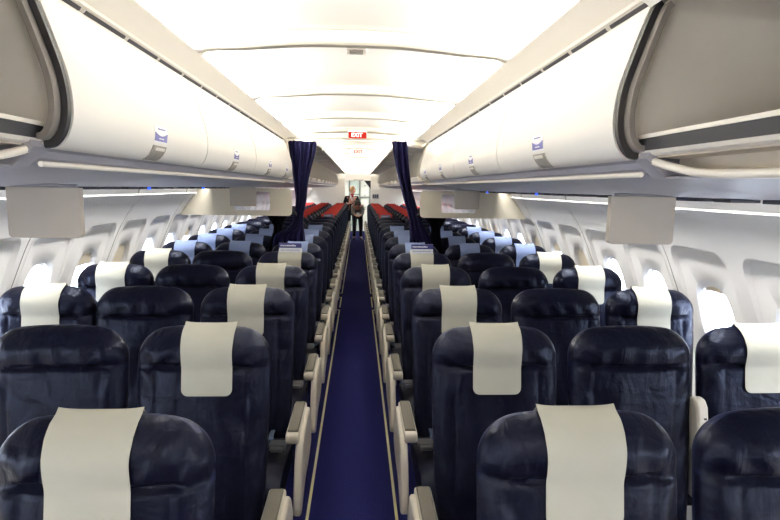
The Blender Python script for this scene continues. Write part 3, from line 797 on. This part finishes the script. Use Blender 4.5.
# ------------------------------------------------------------------ people
def skin(name, verts, edges, rad, mt, parent=None, root=0, sub=2):
    me = bpy.data.meshes.new(name); me.from_pydata(verts, edges, []); me.materials.append(mt)
    o = bpy.data.objects.new(name, me); COL.objects.link(o); o.parent = parent
    md = o.modifiers.new('skin', 'SKIN'); md.use_smooth_shade = True
    bpy.context.view_layer.objects.active = o
    if not me.skin_vertices: 
        bm = bmesh.new(); bm.from_mesh(me); bm.verts.layers.skin.verify(); bm.to_mesh(me); bm.free()
    for i, r in enumerate(rad):
        sv = me.skin_vertices[0].data[i]; sv.radius = (r, r) if not isinstance(r, tuple) else r; sv.use_root = (i == root)
    s = o.modifiers.new('sub', 'SUBSURF'); s.levels = sub; s.render_levels = sub
    return o
def person(name, label, loc, J, cloth, legs, hair, hairm, facing, extras):
    """J: joint dict in local coordinates; facing: unit vector the face looks along"""
    t = thing(name, label, 'person', loc)
    V = []; E = []; R = []; ix = {}
    def v(k, p, r): ix[k] = len(V); V.append(p); R.append(r)
    def e(*ks):
        for a, b in zip(ks, ks[1:]): E.append((ix[a], ix[b]))
    v('pel', J['pel'], .105); v('belly', J['belly'], .10); v('chest', J['chest'], (.125, .11)); v('neck0', J['neck0'], .055); v('neck', J['neck'], .048)
    v('jaw', J['jaw'], .066); v('head', J['head'], .086); v('crown', J['crown'], .062)
    e('pel', 'belly', 'chest', 'neck0', 'neck', 'jaw', 'head', 'crown')
    for s in 'LR':
        v('hip' + s, J['hip' + s], .078); v('knee' + s, J['knee' + s], .055); v('ank' + s, J['ank' + s], .036); v('toe' + s, J['toe' + s], .034)
        e('pel', 'hip' + s, 'knee' + s, 'ank' + s, 'toe' + s)
        v('sh' + s, J['sh' + s], .052); v('el' + s, J['el' + s], .038); v('wr' + s, J['wr' + s], .026)
        e('chest', 'sh' + s, 'el' + s, 'wr' + s)
        w = Vector(J['wr' + s]); d = (w - Vector(J['el' + s])).normalized(); up = Vector((0, 0, 1)); lat = d.cross(up).normalized(); nn = lat.cross(d)
        v('palm' + s, tuple(w + d * .06), .024); e('wr' + s, 'palm' + s)
        for q, (off, ln) in enumerate(((-.030, .062), (-.010, .072), (.010, .068), (.028, .055))):
            a = w + d * .095 + lat * off; b = a + d * ln * .6 - nn * .012; c = b + d * ln * .3 - nn * .022
            v('f%d%s' % (q, s), tuple(a), .009); v('g%d%s' % (q, s), tuple(b), .008); v('h%d%s' % (q, s), tuple(c), .007); e('palm' + s, 'f%d%s' % (q, s), 'g%d%s' % (q, s), 'h%d%s' % (q, s))
        a = w + d * .045 + lat * .035; b = a + d * .035 + lat * .015 - nn * .01
        v('t0' + s, tuple(a), .010); v('t1' + s, tuple(b), .008); e('palm' + s, 't0' + s, 't1' + s)
    skin('body', V, E, R, M['skin'], t)
    # garments follow the same joints a little thicker
    def garment(nm, ks, es, rr, mt):
        skin(nm, [J[k] for k in ks], [(ks.index(a), ks.index(b)) for a, b in es], rr, mt, t)
    wl = {s: tuple(Vector(J['el' + s]).lerp(Vector(J['wr' + s]), .86)) for s in 'LR'}
    J['cuffL'], J['cuffR'] = wl['L'], wl['R']
    garment(cloth[0], ['belly', 'pel', 'chest', 'shL', 'shR', 'elL', 'elR', 'cuffL', 'cuffR'],
            [('pel', 'belly'), ('belly', 'chest'), ('chest', 'shL'), ('chest', 'shR'), ('shL', 'elL'), ('shR', 'elR'), ('elL', 'cuffL'), ('elR', 'cuffR')],
            [.122, .130, (.150, .135), .068, .068, .052, .052, .040, .040], cloth[1])
    garment(legs[0], ['pel', 'hipL', 'hipR', 'kneeL', 'kneeR', 'ankL', 'ankR'], [('pel', 'hipL'), ('pel', 'hipR'), ('hipL', 'kneeL'), ('hipR', 'kneeR'), ('kneeL', 'ankL'), ('kneeR', 'ankR')],
            [.120, .096, .096, .070, .070, .055, .055], legs[1])
    f = Vector(facing).normalized(); hd = Vector(J['head']); up = (Vector(J['crown']) - Vector(J['jaw'])).normalized(); lat = f.cross(up).normalized(); f = up.cross(lat).normalized() * (1 if up.cross(lat).dot(f) > 0 else -1)
    # hair cap, offset backward from the face
    m = MB(); n = 20; rings = []
    for i in range(1, n):
        th = PI * i / n; ring = []
        for k in range(n):
            ph = 2 * PI * k / n; p = Vector((math.sin(th) * math.cos(ph), math.sin(th) * math.sin(ph), math.cos(th)))
            q = lat * p.x * .098 + f * (p.y * .108 - .022) + up * (p.z * .118 + .030)
            if p.y > .35 and p.z < .45: q -= f * .045 * (p.y - .2)
            ring.append(hd + q)
        rings.append(ring)
    m.loft(rings)
    if hair == 'bun': m.ball(tuple(hd - f * .115 + up * .07), .048, 12)
    m.build('hair', hairm, t)
    m = MB()
    for sx in (-1, 1): m.ball(tuple(hd + lat * sx * .032 + f * .083 + up * .005), .010, 8)
    m.build('eye', M['black'], t)
    m = MB(); c = hd + f * .098 - up * .022; m.ball(tuple(c), (.012, .014, .020), 8); 
    for sx in (-1, 1): m.ball(tuple(hd + lat * sx * .088 - up * .015), (.012, .02, .03), 8)
    m.build('nose_and_ears', M['skin'], t)
    m = MB(); c = hd + f * .086 - up * .055; m.ball(tuple(c), (.022, .008, .006), 8); m.build('mouth', M['scarf'], t)
    m = MB()
    for s in 'LR':
        a = Vector(J['ank' + s]); b = Vector(J['toe' + s]); m.ball(((a.x + b.x) / 2, (a.y + b.y) / 2, .042), (.048, .125, .042), 12)
    m.build('shoes', M['shoe'], t)
    extras(t, J, hd, f, up, lat)
    return t
def ex1(t, J, hd, f, up, lat):
    m = MB(); c = Vector(J['neck0'])
    for sx in (-1, 1):
        m.tube([tuple(c + Vector((sx * .055, -.02, .03))), tuple(c + Vector((sx * .05, -.09, -.03))), tuple(c + Vector((sx * .01, -.135, -.16)))], [.016, .022, .008], 8)
    m.build('white_lapels', M['label_white'], t)
    m = MB(); m.tube([tuple(c + Vector((.045 * math.cos(a) , -.02 + .05 * math.sin(a), .035))) for a in [2 * PI * k / 12 for k in range(13)]], .018, 8)
    m.ball(tuple(c + Vector((.02, -.105, -.02))), (.03, .02, .04), 10); m.build('scarf', M['scarf'], t)
person('person', 'person with blonde hair and dark jacket with white lapels, standing in the far aisle', (-.20, 17.55, 0), dict(
    pel=(0, 0, .90), belly=(0, -.01, 1.03), chest=(.01, -.02, 1.22), neck0=(.02, -.03, 1.37), neck=(.025, -.04, 1.42), jaw=(.04, -.065, 1.475), head=(.04, -.05, 1.535), crown=(.035, -.035, 1.585),
    hipL=(-.09, 0, .84), kneeL=(-.10, -.03, .47), ankL=(-.10, .02, .09), toeL=(-.11, -.12, .035), hipR=(.09, 0, .84), kneeR=(.10, -.02, .47), ankR=(.10, .03, .09), toeR=(.11, -.11, .035),
    shL=(-.175, -.01, 1.315), elL=(-.225, -.06, 1.07), wrL=(-.10, -.24, 1.12), shR=(.185, -.02, 1.31), elR=(.225, -.09, 1.07), wrR=(.10, -.26, 1.14)),
    ('jacket', M['jacket']), ('trousers', M['trouser']), 'bun', M['blonde'], (.45, -.85, -.25), ex1)
def ex2(t, J, hd, f, up, lat):
    m = MB(); c = (Vector(J['wrL']) + Vector(J['wrR'])) / 2 + Vector((0, -.10, .03))
    m.box(c.x - .05, c.x + .05, c.y - .012, c.y + .012, c.z - .05, c.z + .05); m.build('held_white_cloth', M['label_white'], t, bevel=.01)
person('person', 'person in grey shirt and dark trousers, bending forward in the aisle, head bowed', (0, 17.05, 0), dict(
    pel=(0, .10, .80), belly=(0, .04, .90), chest=(0, -.10, 1.02), neck0=(0, -.19, 1.08), neck=(0, -.23, 1.09), jaw=(0, -.265, 1.065), head=(0, -.31, 1.10), crown=(0, -.355, 1.135),
    hipL=(-.085, .10, .76), kneeL=(-.10, .0, .43), ankL=(-.11, .06, .09), toeL=(-.12, -.08, .035), hipR=(.085, .10, .76), kneeR=(.10, .0, .43), ankR=(.11, .06, .09), toeR=(.12, -.08, .035),
    shL=(-.155, -.12, 1.07), elL=(-.15, -.20, .83), wrL=(-.07, -.38, .80), shR=(.155, -.12, 1.07), elR=(.15, -.20, .83), wrR=(.08, -.38, .80)),
    ('shirt', M['grey_shirt']), ('trousers', M['trouser']), 'short', M['brown'], (0, -.55, -.85), ex2)

# ------------------------------------------------------------------ light
def area(name, loc, sx, sy, rot, power, col):
    l = bpy.data.lights.new(name, 'AREA'); l.shape = 'RECTANGLE'; l.size = sx; l.size_y = sy; l.energy = power; l.color = col
    o = bpy.data.objects.new(name, l); COL.objects.link(o); o.location = loc; o.rotation_euler = rot; return o; return o
WARM = (1, .975, .93)
CEILP, SIDEP = 25.0, 4.2          # watts per metre of tube
seglen = 1.9
y = Y0 + .1
while y < Y1 - .5:
    L = min(seglen, Y1 - .3 - y)
    for side in (-1, 1):
        # fluorescent tubes hidden behind the strip, shining across the ceiling
        area('ceiling_tube', (side * .635, y + L / 2, 2.118), .03, L - .04, (0, side * math.radians(142), 0), CEILP * L, WARM)
        area('sidewall_tube', (side * 1.35, y + L / 2, 1.675), .03, L - .04, (0, -side * math.radians(20), 0), SIDEP * L, (1, .98, .95)).data.spread = math.radians(70)
    y += L
for x in (-.9, 0, .9): area('galley_light', (x, 19.6, 1.99), .6, .9, (0, 0, 0), 16, WARM)
w = bpy.data.worlds.new('sky'); sc.world = w; w.use_nodes = True
bg = w.node_tree.nodes['Background']; bg.inputs[0].default_value = (.80, .87, 1.0, 1); bg.inputs[1].default_value = 19.0
# ------------------------------------------------------------------ camera
f, pit, yaw, rol, cx, H = 546.2216, .1310, .0593, .0164, .0181, 1.6301
cp, sp, cy, sy = math.cos(pit), math.sin(pit), math.cos(yaw), math.sin(yaw)
F = Vector((sy * cp, cy * cp, -sp)); R = Vector((cy, -sy, 0)); U = R.cross(F)
R2 = R * math.cos(rol) + U * math.sin(rol); U2 = -R * math.sin(rol) + U * math.cos(rol)
cam = bpy.data.cameras.new('camera'); co = bpy.data.objects.new('camera', cam); COL.objects.link(co)
mw = Matrix((R2, U2, -F)).transposed().to_4x4(); mw.translation = Vector((cx, 0, H)); co.matrix_world = mw
cam.sensor_width = 36; cam.lens = f / 780 * 36; cam.clip_start = .02; cam.clip_end = 200
sc.camera = co
sc.view_settings.view_transform = 'Standard'; sc.view_settings.look = 'None'; sc.view_settings.gamma = 1; sc.view_settings.exposure = 0.15
sc.cycles.max_bounces = 10; sc.cycles.diffuse_bounces = 6; sc.cycles.transparent_max_bounces = 12
sc.cycles.sample_clamp_indirect = 8
